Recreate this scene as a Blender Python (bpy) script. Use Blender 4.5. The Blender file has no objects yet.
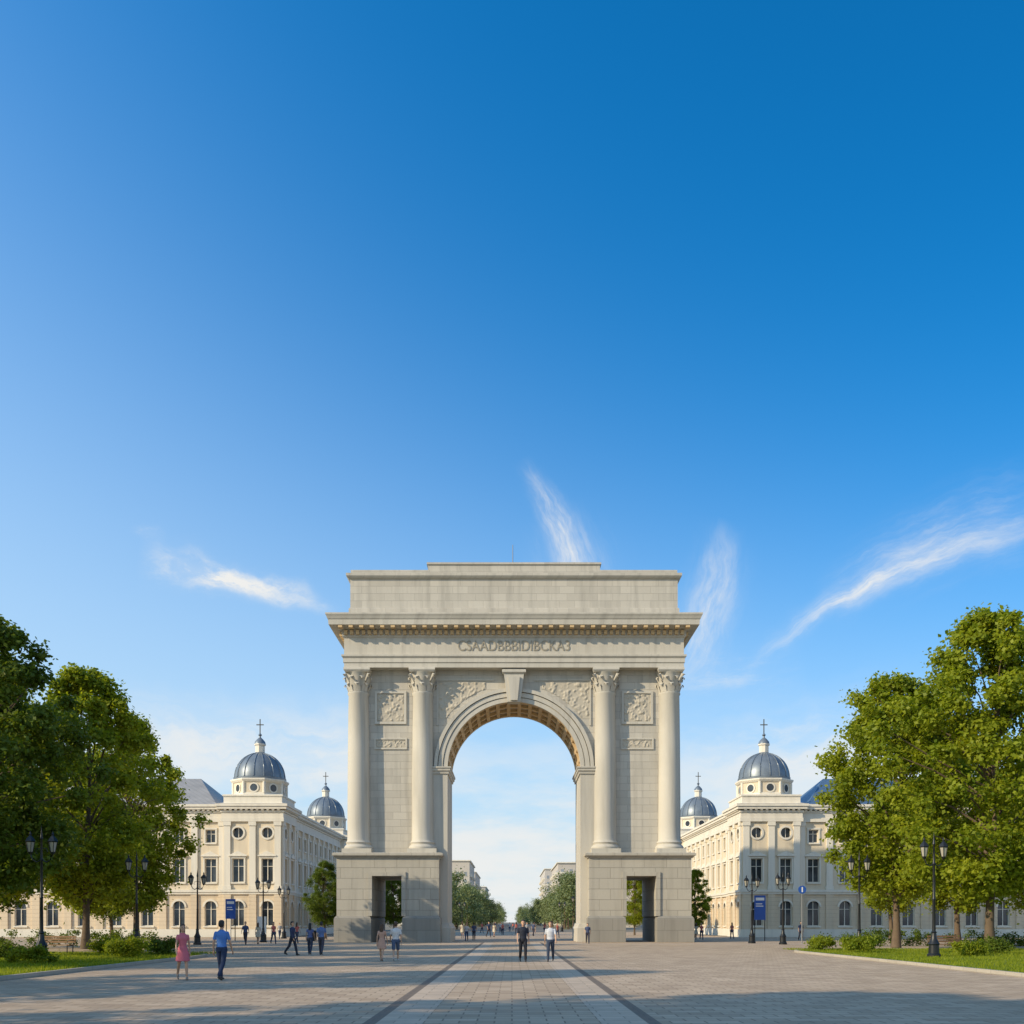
import bpy, bmesh, math, random
import numpy as np
from mathutils import Vector, Matrix, noise
random.seed(7)
RNG = np.random.default_rng(11)
scene = bpy.context.scene
COL = scene.collection
PI = math.pi

# ------------------------------------------------------------------ helpers
class MB:
    def __init__(s): s.v=[]; s.f=[]; s.m=[]
    def add(s, vs, fs, mi=0):
        o=len(s.v); s.v += [tuple(p) for p in vs]
        for f in fs: s.f.append([i+o for i in f]); s.m.append(mi)
    def box(s,x0,x1,y0,y1,z0,z1,mi=0,T=None):
        vs=[(x,y,z) for x in (x0,x1) for y in (y0,y1) for z in (z0,z1)]
        if T: vs=[T(*p) for p in vs]
        s.add(vs,[(0,1,3,2),(4,6,7,5),(0,4,5,1),(2,3,7,6),(0,2,6,4),(1,5,7,3)],mi)
    def lathe(s,prof,cx,cy,n=16,mi=0,ph=0.0,sx=1,sy=1):
        vs=[];fs=[]
        for r,z in prof:
            for i in range(n):
                a=2*PI*i/n+ph; vs.append((cx+r*sx*math.cos(a),cy+r*sy*math.sin(a),z))
        for k in range(len(prof)-1):
            for i in range(n):
                j=(i+1)%n; fs.append((k*n+i,k*n+j,(k+1)*n+j,(k+1)*n+i))
        fs.append(tuple(range(n-1,-1,-1))); b=(len(prof)-1)*n; fs.append(tuple(range(b,b+n)))
        s.add(vs,fs,mi)
    def extrude(s,poly,y0,y1,mi=0):
        n=len(poly); vs=[(x,y0,z) for x,z in poly]+[(x,y1,z) for x,z in poly]
        fs=[tuple(range(n)),tuple(range(2*n-1,n-1,-1))]
        for i in range(n):
            j=(i+1)%n; fs.append((i,n+i,n+j,j))
        s.add(vs,fs,mi)
    def loft_rect(s,x0,x1,y0,y1,prof,mi=0):
        vs=[];fs=[]
        for o,z in prof: vs+=[(x0-o,y0-o,z),(x1+o,y0-o,z),(x1+o,y1+o,z),(x0-o,y1+o,z)]
        for k in range(len(prof)-1):
            for i in range(4):
                j=(i+1)%4; fs.append((k*4+i,k*4+j,k*4+4+j,k*4+4+i))
        fs.append((3,2,1,0)); b=4*(len(prof)-1); fs.append((b,b+1,b+2,b+3))
        s.add(vs,fs,mi)
    def tube(s,pts,rs,n=8,mi=0):
        vs=[];fs=[];pts=[Vector(p) for p in pts]
        for k,p in enumerate(pts):
            d=(pts[min(k+1,len(pts)-1)]-pts[max(k-1,0)]).normalized()
            a=d.cross(Vector((0,0,1)) if abs(d.z)<.9 else Vector((1,0,0))).normalized(); b=d.cross(a)
            for i in range(n):
                t=2*PI*i/n; vs.append(p+(a*math.cos(t)+b*math.sin(t))*rs[k])
        for k in range(len(pts)-1):
            for i in range(n):
                j=(i+1)%n; fs.append((k*n+i,k*n+j,(k+1)*n+j,(k+1)*n+i))
        fs.append(tuple(range(n-1,-1,-1))); b=(len(pts)-1)*n; fs.append(tuple(range(b,b+n)))
        s.add(vs,fs,mi)
    def capsule(s,p0,r0,p1,r1,n=12,mi=0):
        p0=Vector(p0);p1=Vector(p1);d=(p1-p0)
        L=d.length; d=d/L if L>1e-6 else Vector((0,0,1))
        pts=[];rs=[]
        for a in (85,55,25): pts.append(p0-d*r0*math.sin(math.radians(a))); rs.append(r0*math.cos(math.radians(a)))
        pts.append(p0);rs.append(r0);pts.append(p1);rs.append(r1)
        for a in (25,55,85): pts.append(p1+d*r1*math.sin(math.radians(a))); rs.append(r1*math.cos(math.radians(a)))
        a=d.cross(Vector((0,0,1)) if abs(d.z)<.9 else Vector((1,0,0))).normalized(); b=d.cross(a)
        vs=[];fs=[]
        for p,r in zip(pts,rs):
            for i in range(n):
                t=2*PI*i/n; vs.append(p+(a*math.cos(t)+b*math.sin(t))*r)
        m=len(pts)
        for k in range(m-1):
            for i in range(n):
                j=(i+1)%n; fs.append((k*n+i,k*n+j,(k+1)*n+j,(k+1)*n+i))
        fs.append(tuple(range(n-1,-1,-1))); bb=(m-1)*n; fs.append(tuple(range(bb,bb+n)))
        s.add(vs,fs,mi)
    def rings(s,rg,n=16,mi=0):
        vs=[];fs=[]
        for cx,cy,z,rx,ry in rg:
            for i in range(n):
                a=2*PI*i/n; vs.append((cx+rx*math.cos(a),cy+ry*math.sin(a),z))
        for k in range(len(rg)-1):
            for i in range(n):
                j=(i+1)%n; fs.append((k*n+i,k*n+j,(k+1)*n+j,(k+1)*n+i))
        fs.append(tuple(range(n-1,-1,-1))); b=(len(rg)-1)*n; fs.append(tuple(range(b,b+n)))
        s.add(vs,fs,mi)
    def mesh(s,name,mats,smooth=False,recalc=True):
        me=bpy.data.meshes.new(name); me.from_pydata(s.v,[],s.f)
        for m in mats: me.materials.append(m)
        me.polygons.foreach_set('material_index',s.m)
        if recalc:
            bm=bmesh.new(); bm.from_mesh(me); bmesh.ops.recalc_face_normals(bm,faces=bm.faces); bm.to_mesh(me); bm.free()
        if smooth:
            me.polygons.foreach_set('use_smooth',[True]*len(me.polygons))
            try: me.set_sharp_from_angle(angle=math.radians(38))
            except Exception: pass
        me.update(); return me
    def obj(s,name,mats,parent=None,smooth=False):
        return mkobj(name,s.mesh(name,mats,smooth),parent)
def mkobj(name,data,parent=None,loc=None):
    o=bpy.data.objects.new(name,data); COL.objects.link(o)
    if parent: o.parent=parent
    if loc: o.location=loc
    return o
def empty(name,loc=(0,0,0),rz=0,s=1.0):
    e=bpy.data.objects.new(name,None); COL.objects.link(e); e.location=loc; e.rotation_euler=(0,0,rz); e.scale=(s,s,s); e.empty_display_size=.5
    return e

# ------------------------------------------------------------------ materials
class NT:
    def __init__(s,nt): s.nt=nt
    def n(s,t,**k):
        nd=s.nt.nodes.new(t)
        for a,b in k.items(): setattr(nd,a,b)
        return nd
    def l(s,a,b): s.nt.links.new(a,b)
    def m(s,op,a,b=None,c=None,clamp=False):
        nd=s.n('ShaderNodeMath',operation=op); nd.use_clamp=clamp
        for i,x in enumerate((a,b,c)):
            if x is None: continue
            if isinstance(x,(int,float)): nd.inputs[i].default_value=x
            else: s.l(x,nd.inputs[i])
        return nd.outputs[0]
    def xyz(s,a,b,c=0.0):
        nd=s.n('ShaderNodeCombineXYZ')
        for i,x in enumerate((a,b,c)):
            if isinstance(x,(int,float)): nd.inputs[i].default_value=x
            else: s.l(x,nd.inputs[i])
        return nd.outputs[0]
    def noise(s,vec,scale,detail=4,rough=.55):
        nd=s.n('ShaderNodeTexNoise'); nd.inputs['Scale'].default_value=scale; nd.inputs['Detail'].default_value=detail; nd.inputs['Roughness'].default_value=rough
        if vec is not None: s.l(vec,nd.inputs['Vector'])
        return nd.outputs['Fac']
    def ramp(s,fac,stops):
        nd=s.n('ShaderNodeValToRGB'); cr=nd.color_ramp
        while len(cr.elements)<len(stops): cr.elements.new(.5)
        for e,(p,c) in zip(cr.elements,stops):
            e.position=p; e.color=(c,c,c,1) if isinstance(c,(int,float)) else (*c,1)
        s.l(fac,nd.inputs[0]); return nd.outputs[0]
    def mix(s,f,a,b,bt='MIX'):
        nd=s.n('ShaderNodeMix',data_type='RGBA',blend_type=bt)
        for i,x in ((0,f),(6,a),(7,b)):
            if isinstance(x,(int,float)): nd.inputs[i].default_value=x
            elif isinstance(x,tuple): nd.inputs[i].default_value=(*x,1)
            else: s.l(x,nd.inputs[i])
        return nd.outputs[2]
    def step(s,v,lo,hi):
        k=s.n('ShaderNodeMapRange',interpolation_type='SMOOTHSTEP'); k.inputs[1].default_value=lo; k.inputs[2].default_value=hi; s.l(v,k.inputs[0]); return k.outputs[0]
    def bump(s,h,strength,dist):
        nd=s.n('ShaderNodeBump'); nd.inputs['Strength'].default_value=strength; nd.inputs['Distance'].default_value=dist
        s.l(h,nd.inputs['Height']); return nd.outputs[0]
def newmat(name):
    m=bpy.data.materials.new(name); m.use_nodes=True; nt=m.node_tree
    b=nt.nodes['Principled BSDF']; return m,NT(nt),b
def simple(name,col,rough=.6,metal=0,var=.15,scale=6):
    m,N,b=newmat(name); tc=N.n('ShaderNodeTexCoord').outputs['Object']
    f=N.noise(tc,scale); lo=tuple(c*(1-var) for c in col); hi=tuple(min(1,c*(1+var)) for c in col)
    N.l(N.mix(f,lo,hi),b.inputs['Base Color']); b.inputs['Roughness'].default_value=rough; b.inputs['Metallic'].default_value=metal
    return m
def stone(name,col,bw=1.3,bh=.62,dark=.72,var=.07,streak=.18,mort=.012,bumpd=.02,rough=.75,plan=False):
    m,N,b=newmat(name); tc=N.n('ShaderNodeTexCoord').outputs['Object']
    sp=N.n('ShaderNodeSeparateXYZ'); N.l(tc,sp.inputs[0])
    u=sp.outputs[0] if plan else N.m('ADD',sp.outputs[0],sp.outputs[1]); w=sp.outputs[1] if plan else sp.outputs[2]
    vec=N.xyz(u,w)
    br=N.n('ShaderNodeTexBrick'); N.l(vec,br.inputs['Vector'])
    br.inputs['Scale'].default_value=1; br.inputs['Brick Width'].default_value=bw; br.inputs['Row Height'].default_value=bh
    br.inputs['Mortar Size'].default_value=mort; br.inputs['Mortar Smooth'].default_value=.3
    br.inputs['Color1'].default_value=(*[c*(1-var) for c in col],1); br.inputs['Color2'].default_value=(*[c*(1+var) for c in col],1)
    br.inputs['Mortar'].default_value=(*[c*dark for c in col],1)
    big=N.noise(tc,.35,5); c1=N.mix(N.m('MULTIPLY',big,.5),br.outputs['Color'],tuple(c*k for c,k in zip(col,(.80,.79,.76))))
    st=N.noise(N.xyz(N.m('MULTIPLY',u,1.6),N.m('MULTIPLY',w,1.6 if plan else .12)),1.0,5)
    sf=N.ramp(st,[(.48,0.0),(.75,1.0)])
    c2=N.mix(N.m('MULTIPLY',sf,streak),c1,tuple(c*.45 for c in col))
    fine=N.noise(tc,9,5); c3=N.mix(N.m('MULTIPLY',fine,.22),c2,tuple(c*.6 for c in col))
    N.l(c3,b.inputs['Base Color']); b.inputs['Roughness'].default_value=rough
    h=N.m('ADD',N.m('MULTIPLY',br.outputs['Fac'],-1.0),N.m('MULTIPLY',fine,.5))
    N.l(N.bump(h,.6,bumpd),b.inputs['Normal'])
    return m
M={}
M['arch']=stone('arch_limestone',(.53,.495,.425),streak=.5,var=.10,dark=.62)
M['archp']=stone('arch_smooth_stone',(.57,.535,.46),bw=3,bh=30,mort=.006,streak=.48)
M['archwarm']=stone('arch_soffit_stone',(.62,.44,.23),bw=1,bh=1,mort=.006,streak=.1)
M['ped']=stone('pedestal_stone',(.45,.42,.355),bw=1.9,bh=.9,mort=.02,dark=.52,streak=.45,bumpd=.04)
M['granite']=stone('granite_base',(.30,.285,.25),bw=2.2,bh=1.0,mort=.02,dark=.6,streak=.4)
M['relief']=stone('relief_stone',(.52,.47,.38),bw=30,bh=30,mort=.001)
M['letter']=simple('carved_letter_stone',(.30,.27,.21))
M['wall']=stone('stucco_cream',(.72,.59,.42),bw=40,bh=.45,mort=.02,dark=.82,var=.02,streak=.35,bumpd=.03)
M['wallup']=stone('stucco_upper',(.74,.635,.47),bw=60,bh=60,mort=.001,var=.02,streak=.35)
M['trim']=stone('white_trim',(.80,.745,.63),bw=60,bh=60,mort=.001,var=.02,streak=.35)
M['glass'],N_,b_=newmat('window_glass'); 
tc=N_.n('ShaderNodeTexCoord').outputs['Object']; N_.l(N_.ramp(N_.noise(tc,.45,2),[(.35,(.015,.02,.028)),(.7,(.07,.085,.10))]),b_.inputs['Base Color']); b_.inputs['Roughness'].default_value=.08
M['glasshaze']=simple('far_hazed_glass',(.26,.29,.32),.3)  # panes lightened so distance haze is in the colour
def metalroof(name,col,rough):
    m,N,b=newmat(name); tc=N.n('ShaderNodeTexCoord').outputs['Object']; sp=N.n('ShaderNodeSeparateXYZ'); N.l(tc,sp.inputs[0])
    w=N.m('PINGPONG',N.m('ADD',sp.outputs[0],sp.outputs[1]),.35); seam=N.ramp(w,[(0,1.0),(.06,0.0)])
    f=N.noise(tc,.8,5); c=N.mix(f,tuple(x*.7 for x in col),tuple(x*1.25 for x in col))
    N.l(N.mix(N.m('MULTIPLY',seam,.5),c,tuple(x*.4 for x in col)),b.inputs['Base Color']); N.l(N.bump(seam,.7,.05),b.inputs['Normal'])
    b.inputs['Roughness'].default_value=rough; b.inputs['Metallic'].default_value=.25; return m
M['roofgrey']=metalroof('grey_metal_roof',(.38,.36,.33),.5)
M['roofblue']=metalroof('blue_metal_roof',(.10,.17,.27),.42)
M['dome']=simple('dome_slate_metal',(.17,.205,.24),.42,.3,.35,1.5)
M['iron']=simple('black_iron',(.018,.02,.022),.4,.3)
M['lampglass']=simple('lamp_glass',(.36,.34,.28),.15)
M['gold']=simple('dark_cross_metal',(.12,.10,.07),.4,.6)
M['bark']=simple('bark',(.12,.085,.055),.9,0,.45,5)
m,N,b=newmat('plaza_paving'); tc=N.n('ShaderNodeTexCoord').outputs['Object']
br=N.n('ShaderNodeTexBrick'); N.l(tc,br.inputs['Vector']); br.inputs['Scale'].default_value=1; br.inputs['Brick Width'].default_value=.6; br.inputs['Row Height'].default_value=.4
br.inputs['Mortar Size'].default_value=.016; br.inputs['Mortar Smooth'].default_value=.2; br.inputs['Bias'].default_value=0
br.inputs['Color1'].default_value=(.43,.32,.215,1); br.inputs['Color2'].default_value=(.63,.49,.345,1); br.inputs['Mortar'].default_value=(.20,.15,.10,1)
n1=N.noise(tc,.13,5,.6); n2=N.noise(tc,1.1,5,.6); n3=N.noise(tc,14,4)
c=N.mix(N.m('MULTIPLY',N.ramp(n1,[(.35,0.),(.7,1.)]),.4),br.outputs['Color'],(.37,.28,.19))
c=N.mix(N.m('MULTIPLY',N.ramp(n2,[(.4,0.),(.8,1.)]),.45),c,(.27,.20,.14))
c=N.mix(N.m('MULTIPLY',n3,.3),c,(.28,.22,.165))
N.l(c,b.inputs['Base Color']); b.inputs['Roughness'].default_value=.8; b.inputs['Specular IOR Level'].default_value=.25
N.l(N.bump(N.m('ADD',N.m('MULTIPLY',br.outputs['Fac'],-1.),N.m('MULTIPLY',n3,.5)),.6,.012),b.inputs['Normal']); M['pave']=m
M['stripe']=stone('dark_paver_stripe',(.19,.145,.105),bw=.4,bh=.4,mort=.012,plan=True)
M['band']=stone('light_paver_band',(.56,.44,.32),bw=.8,bh=.4,mort=.014,dark=.5,plan=True,var=.14,streak=.35)
M['kerb']=stone('kerb_stone',(.44,.40,.33),bw=1,bh=50,mort=.02)
M['ground']=simple('far_ground',(.18,.16,.12),.9,0,.4,.05)
M['road']=simple('asphalt',(.16,.145,.12),.85,0,.3,.7)
m,N,b=newmat('grass'); tc=N.n('ShaderNodeTexCoord').outputs['Object']
N.l(N.ramp(N.noise(tc,1.2,6,.65),[(.3,(.06,.10,.012)),(.6,(.13,.19,.022)),(.8,(.20,.23,.04))]),b.inputs['Base Color']); b.inputs['Roughness'].default_value=.9; M['grass']=m
def leafmat(name,c0,c1,trans=.4):
    m,N,b=newmat(name); nt=m.node_tree; g=N.n('ShaderNodeNewGeometry'); tc=N.n('ShaderNodeTexCoord').outputs['Object']
    f=N.m('ADD',N.m('MULTIPLY',g.outputs['Random Per Island'],.5),N.m('MULTIPLY',N.ramp(N.noise(tc,.55,3),[(.35,0.),(.65,1.)]),.5))
    col=N.mix(f,c0,c1); N.l(col,b.inputs['Base Color']); b.inputs['Roughness'].default_value=.5; b.inputs['Specular IOR Level'].default_value=.2
    t=N.n('ShaderNodeBsdfTranslucent'); N.l(N.mix(1.0,col,(1.5,1.4,.5),'MULTIPLY'),t.inputs[0])
    mx=N.n('ShaderNodeMixShader'); mx.inputs[0].default_value=trans; N.l(b.outputs[0],mx.inputs[1]); N.l(t.outputs[0],mx.inputs[2])
    N.l(mx.outputs[0],nt.nodes['Material Output'].inputs[0]); return m
M['leafA']=leafmat('leaf_bright',(.12,.18,.014),(.36,.39,.03),.5)
M['leafB']=leafmat('leaf_dark',(.06,.105,.014),(.17,.22,.025),.4)
M['leafHaze']=leafmat('leaf_far_hazed',(.13,.17,.08),(.24,.28,.13),.3)  # paler, greyer greens stand in for distance haze

# ------------------------------------------------------------------ camera, sun, world
cam=bpy.data.cameras.new('camera'); co=mkobj('camera',cam,loc=(0,0,1.7)); co.rotation_euler=(PI/2,0,0)
cam.sensor_width=36; cam.lens=35.15; cam.shift_y=.4005; cam.clip_end=6000; cam.clip_start=.1; scene.camera=co
EL=math.radians(26.5); sd=Vector((-.885,-.465,0)).normalized()*math.cos(EL)+Vector((0,0,math.sin(EL)))
sun=bpy.data.lights.new('sun','SUN'); so=mkobj('sun',sun,loc=(-60,-30,60)); sun.energy=5.0; sun.angle=math.radians(.53); sun.color=(1,.83,.58)
so.rotation_euler=sd.to_track_quat('Z','Y').to_euler()
w=bpy.data.worlds.new('World'); scene.world=w; w.use_nodes=True; nt=w.node_tree; N=NT(nt); bg=nt.nodes['Background']; bg.inputs[1].default_value=.15
sky=N.n('ShaderNodeTexSky'); sky.sky_type='NISHITA'; sky.sun_disc=False; sky.sun_elevation=EL; sky.sun_rotation=math.atan2(sd.x,sd.y)%(2*PI)
sky.air_density=1.0; sky.dust_density=.6; sky.ozone_density=3.0; sky.altitude=100
tc=N.n('ShaderNodeTexCoord').outputs['Generated']; nm=N.n('ShaderNodeVectorMath',operation='NORMALIZE'); N.l(tc,nm.inputs[0])
sp=N.n('ShaderNodeSeparateXYZ'); N.l(nm.outputs[0],sp.inputs[0])
az=N.m('MULTIPLY',N.m('ARCTAN2',sp.outputs[0],sp.outputs[1]),180/PI); el=N.m('MULTIPLY',N.m('ARCSINE',sp.outputs[2]),180/PI)
hl=N.m('SQRT',N.m('ADD',N.m('MULTIPLY',sp.outputs[0],sp.outputs[0]),N.m('ADD',N.m('MULTIPLY',sp.outputs[1],sp.outputs[1]),1e-4)))
sh=Vector((sd.x,sd.y)).normalized()
cs=N.m('DIVIDE',N.m('ADD',N.m('MULTIPLY',sp.outputs[0],sh.x),N.m('MULTIPLY',sp.outputs[1],sh.y)),hl)
fac=N.m('ADD',N.m('MULTIPLY',cs,.40),1.12)
graded=N.mix(1.0,N.mix(1.0,sky.outputs[0],(.05,1.06,1.60),'MULTIPLY'),N.xyz(fac,fac,fac),'MULTIPLY')
# aerosol haze: thicker towards the horizon and towards the sun's side of the sky
tau=N.m('EXPONENT',N.m('ADD',N.m('MULTIPLY',cs,1.6),6.55))
elc=N.m('MAXIMUM',el,0.0)
hz=N.m('EXPONENT',N.m('MULTIPLY',N.m('DIVIDE',N.m('MULTIPLY',elc,elc),tau),-1.0))
S=1/.15
skyc=N.mix(N.m('MULTIPLY',hz,.90),graded,(.62*S,.77*S,.88*S))
def cloud(a0,e0,ang,L,W,bend,fs,ft,amp,seed,warp=.8,lo=.42,hi=.72,tp_=.35):
    c,s_=math.cos(math.radians(ang)),math.sin(math.radians(ang))
    dx=N.m('SUBTRACT',az,a0); dy=N.m('SUBTRACT',el,e0)
    s1=N.m('ADD',N.m('MULTIPLY',dx,c),N.m('MULTIPLY',dy,s_)); t0=N.m('SUBTRACT',N.m('MULTIPLY',dy,c),N.m('MULTIPLY',dx,s_))
    wn=N.noise(N.xyz(s1,t0,seed),.35,4)
    t1=N.m('ADD',N.m('SUBTRACT',t0,N.m('MULTIPLY',N.m('MULTIPLY',s1,s1),bend)),N.m('MULTIPLY',N.m('SUBTRACT',wn,.5),warp*2))
    q=N.m('DIVIDE',s1,L); fs1=N.m('SUBTRACT',1.0,N.m('MULTIPLY',q,q),clamp=True)
    taper=N.m('MAXIMUM',N.m('ADD',N.m('MULTIPLY',q,tp_),1.0),.1)
    r=N.m('DIVIDE',t1,N.m('MULTIPLY',taper,W)); ft1=N.m('EXPONENT',N.m('MULTIPLY',N.m('MULTIPLY',r,r),-1.0))
    nz=N.noise(N.xyz(N.m('MULTIPLY',s1,fs),N.m('MULTIPLY',t1,ft),seed*3.1),1.0,9,.68)
    body=N.m('MULTIPLY',fs1,ft1)
    kk_=N.m('ADD',N.m('MULTIPLY',N.step(nz,lo,hi),.8),.2)
    return N.m('MULTIPLY',N.m('MULTIPLY',kk_,N.m('POWER',body,1.3)),amp,clamp=True)
cl=[cloud(3.2,20.6,110,5.0,.85,.05,.35,1.7,1.0,1.3,.55,.35,.72,-.55),
    cloud(3.4,20.0,112,2.8,1.7,.02,.3,1.6,.45,6.3,.6,.4,.75,-.3),
    cloud(-15.6,18.2,-7,5.0,.62,0,.45,1.1,1.25,2.7,.8,.38,.66,-.35),
    cloud(-13.5,17.6,-9,4.0,.35,0,.45,1.1,.7,12.7,.5,.38,.66),
    cloud(11.3,17.0,72,4.6,1.3,.03,.35,1.3,.75,4.1,.6,.32,.75,-.2),
    cloud(20.6,18.1,19,8.4,.62,-.022,.22,1.7,1.0,5.9,.7,.33,.75,.3),
    cloud(23.0,19.3,14,6.5,1.6,-.02,.22,1.3,.45,15.9,.8,.38,.75,.3),
    cloud(11.0,13.4,5,5.5,1.1,0,.3,1.1,.4,7.7,.6),
    cloud(-20,20.1,0,1.0,.3,0,.8,1.6,.3,8.3,.2),
    cloud(-14,9.4,-4,11,2.3,0,.16,.6,1.0,9.1,1.4,.33,.7),
    cloud(16,9.3,6,9,2.0,0,.16,.6,.85,10.3,1.4,.33,.7)]
dk=N.noise(N.xyz(N.m('MULTIPLY',az,.10),N.m('MULTIPLY',el,.34),3.3),1.0,8,.6)
cl.append(N.m('MULTIPLY',N.m('MULTIPLY',N.step(dk,.30,.62),N.step(el,13.5,4)),.9))
# unseen broken cloud added as white fill light (overhead and behind the viewer)
fill_zone=N.m('MAXIMUM',N.step(el,52,66),N.m('MULTIPLY',N.step(sp.outputs[1],.1,-.35),1.0))
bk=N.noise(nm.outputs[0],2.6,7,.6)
cl.append(N.m('MULTIPLY',N.m('MULTIPLY',N.step(bk,.44,.64),fill_zone),.62))
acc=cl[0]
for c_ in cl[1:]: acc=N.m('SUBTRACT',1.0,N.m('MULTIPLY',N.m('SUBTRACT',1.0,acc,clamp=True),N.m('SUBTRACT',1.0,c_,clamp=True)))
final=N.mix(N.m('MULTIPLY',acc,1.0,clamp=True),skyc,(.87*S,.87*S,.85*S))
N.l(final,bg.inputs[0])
scene.view_settings.view_transform='Standard'; scene.view_settings.look='None'; scene.view_settings.exposure=0

# ------------------------------------------------------------------ ground
g=MB(); g.add([(-3000,-300,-.004),(3000,-300,-.004),(3000,5000,-.004),(-3000,5000,-.004)],[(0,1,2,3)]); g.obj('ground',[M['ground']])
def sheet(name,x0,x1,y0,y1,z,m): 
    g=MB(); g.add([(x0,y0,z),(x1,y0,z),(x1,y1,z),(x0,y1,z)],[(0,1,2,3)]); g.obj(name,[m])
sheet('plaza_pavement',-95,95,-40,112.5,0,M['pave']); sheet('avenue_pavement',-25,25,112.5,170,0,M['pave']); sheet('avenue_road',-9,9,170,3000,0,M['road'])
sheet('paving_band',-2.28,-1.5,-10,83,.004,M['band']); sheet('paving_band',1.5,2.28,-10,83,.004,M['band'])
sheet('paving_stripe',-2.50,-2.28,-10,83,.004,M['stripe']); sheet('paving_stripe',2.28,2.50,-10,83,.004,M['stripe'])
sheet('paving_band',-40,-2.72,76.0,79.0,.004,M['band']); sheet('paving_band',2.72,40,76.0,79.0,.004,M['band'])
def lawn(sx,x0,x1,y0,y1,R=5):
    out=[(x0,y0),(x0,y1-R)]+[(x0+R-R*math.cos(a),y1-R+R*math.sin(a)) for a in [PI/2*i/8 for i in range(1,9)]]+[(x1,y1),(x1,y0)]
    out=[(sx*x,y) for x,y in out]
    k=MB(); n=len(out); inn=[]
    for x,y in out: inn.append((x+sx*.16 if abs(x-sx*x1)>.1 else x, y-.16*(1 if y>y0+1 else 0)))
    inn=[(sx*(max(abs(x),x0+.16)),y) for x,y in inn]
    for i in range(n-1):
        a,b2=out[i],out[i+1]; c2,d2=inn[i],inn[i+1]
        k.add([(*a,0),(*b2,0),(*b2,.13),(*a,.13),(*c2,.13),(*d2,.13),(*c2,0),(*d2,0)],[(0,1,2,3),(3,2,5,4),(4,5,7,6)])
    k.obj('kerb',[M['kerb']])
    s=MB(); s.add([(x,y,.10) for x,y in inn],[tuple(range(n))]); s.obj('lawn',[M['grass']])
lawn(-1,14.8,60,2,53); lawn(1,15.7,60,2,60)
def grass(name,x0,x1,y0,y1,n):
    X=RNG.uniform(x0,x1,n); Y=y0+(y1-y0)*RNG.uniform(0,1,n)**1.3
    h=RNG.uniform(.05,.13,n); a=RNG.uniform(0,2*PI,n); wd=.012+RNG.uniform(0,.012,n)
    P=np.zeros((n,3,3)); P[:,0]=np.c_[X-wd*np.cos(a),Y-wd*np.sin(a),np.full(n,.1)]; P[:,1]=np.c_[X+wd*np.cos(a),Y+wd*np.sin(a),np.full(n,.1)]
    P[:,2]=np.c_[X+RNG.normal(0,.03,n),Y+RNG.normal(0,.03,n),.1+h]
    me=bpy.data.meshes.new(name); me.vertices.add(n*3); me.vertices.foreach_set('co',P.ravel()); me.loops.add(n*3); me.loops.foreach_set('vertex_index',np.arange(n*3))
    me.polygons.add(n); me.polygons.foreach_set('loop_start',np.arange(n)*3); me.materials.append(M['leafA']); me.update(calc_edges=True); mkobj(name,me)
grass('grass',-31,-15,26,52.5,60000); grass('grass',16,33,28,59.5,60000)

# ------------------------------------------------------------------ triumphal arch
A=empty('triumphal_arch',(.17,86,0))
W2=14.2; SP=14.9; RI=5.7
arc=[(-5.95*math.cos(t),SP+5.95*math.sin(t)) for t in [PI*i/48 for i in range(49)]]
b=MB(); poly=[(-W2,7.5),(-5.95,7.5)]+arc+[(5.95,7.5),(W2,7.5),(W2,23.35),(-W2,23.35)]
b.extrude(poly,0,6); b.obj('main_wall',[M['arch']],A)
b=MB()
for sx in (-1,1):
    xs=sorted((sx*6.95,sx*5.7)); b.box(xs[0],xs[1],-.25,6.25,0,14.45)
    b.loft_rect(xs[0],xs[1],-.25,6.25,[(.0,14.4),(.10,14.42),(.12,14.6),(.22,14.68),(.22,14.84),(.30,14.9),(.3,15.02),(0,15.03)])
    b.loft_rect(xs[0],xs[1],-.25,6.25,[(.28,0),(.28,1.2),(.2,1.3),(.12,1.55),(0,1.6)])
b.obj('jamb_piers',[M['archp']],A)
def arcband(mb,r0,r1,a0,a1,y0,y1,n,mi=0):
    vs=[];fs=[]
    for i in range(n+1):
        a=a0+(a1-a0)*i/n; c,s_=-math.cos(a),math.sin(a)
        vs+=[(r0*c,y0,SP+r0*s_),(r1*c,y0,SP+r1*s_),(r1*c,y1,SP+r1*s_),(r0*c,y1,SP+r0*s_)]
    for i in range(n):
        k=i*4
        for j in range(4): l=(j+1)%4; fs.append((k+j,k+l,k+4+l,k+4+j))
    fs.append((3,2,1,0)); k=n*4; fs.append((k,k+1,k+2,k+3)); mb.add(vs,fs,mi)
b=MB()
for y0,y1 in ((-.22,-.001),(6.001,6.22)):
    arcband(b,5.7,6.05,0,PI,y0,y1,48); arcband(b,6.05,6.12,0,PI,y0*.5 if y0<0 else 6.001,y1 if y0<0 else 6.11,48)
    arcband(b,6.12,6.5,0,PI,(y0-.06) if y0<0 else y0,y1 if y0<0 else y1+.06,48)
    arcband(b,6.56,6.86,0,PI,(y0-.16) if y0<0 else y0,y1 if y0<0 else y1+.16,48)
b.obj('archivolt',[M['archp']],A,)
b=MB(); nr=19
for y0,y1 in ((0,.35),(1.85,2.15),(3.85,4.15),(5.65,6.0)): arcband(b,5.7,5.94,0,PI,y0+.001,y1-.001,48)
for i in range(nr+1):
    a=PI*i/nr; arcband(b,5.715,5.94,max(0,a-.028),min(PI,a+.028),.35,5.65,2)
for i in range(nr):
    a=PI*(i+.5)/nr
    for yc in (1.1,3.0,4.9): arcband(b,5.86,5.94,a-.03,a+.03,yc-.25,yc+.25,1)
b.obj('coffered_soffit',[M['archwarm']],A)
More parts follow.
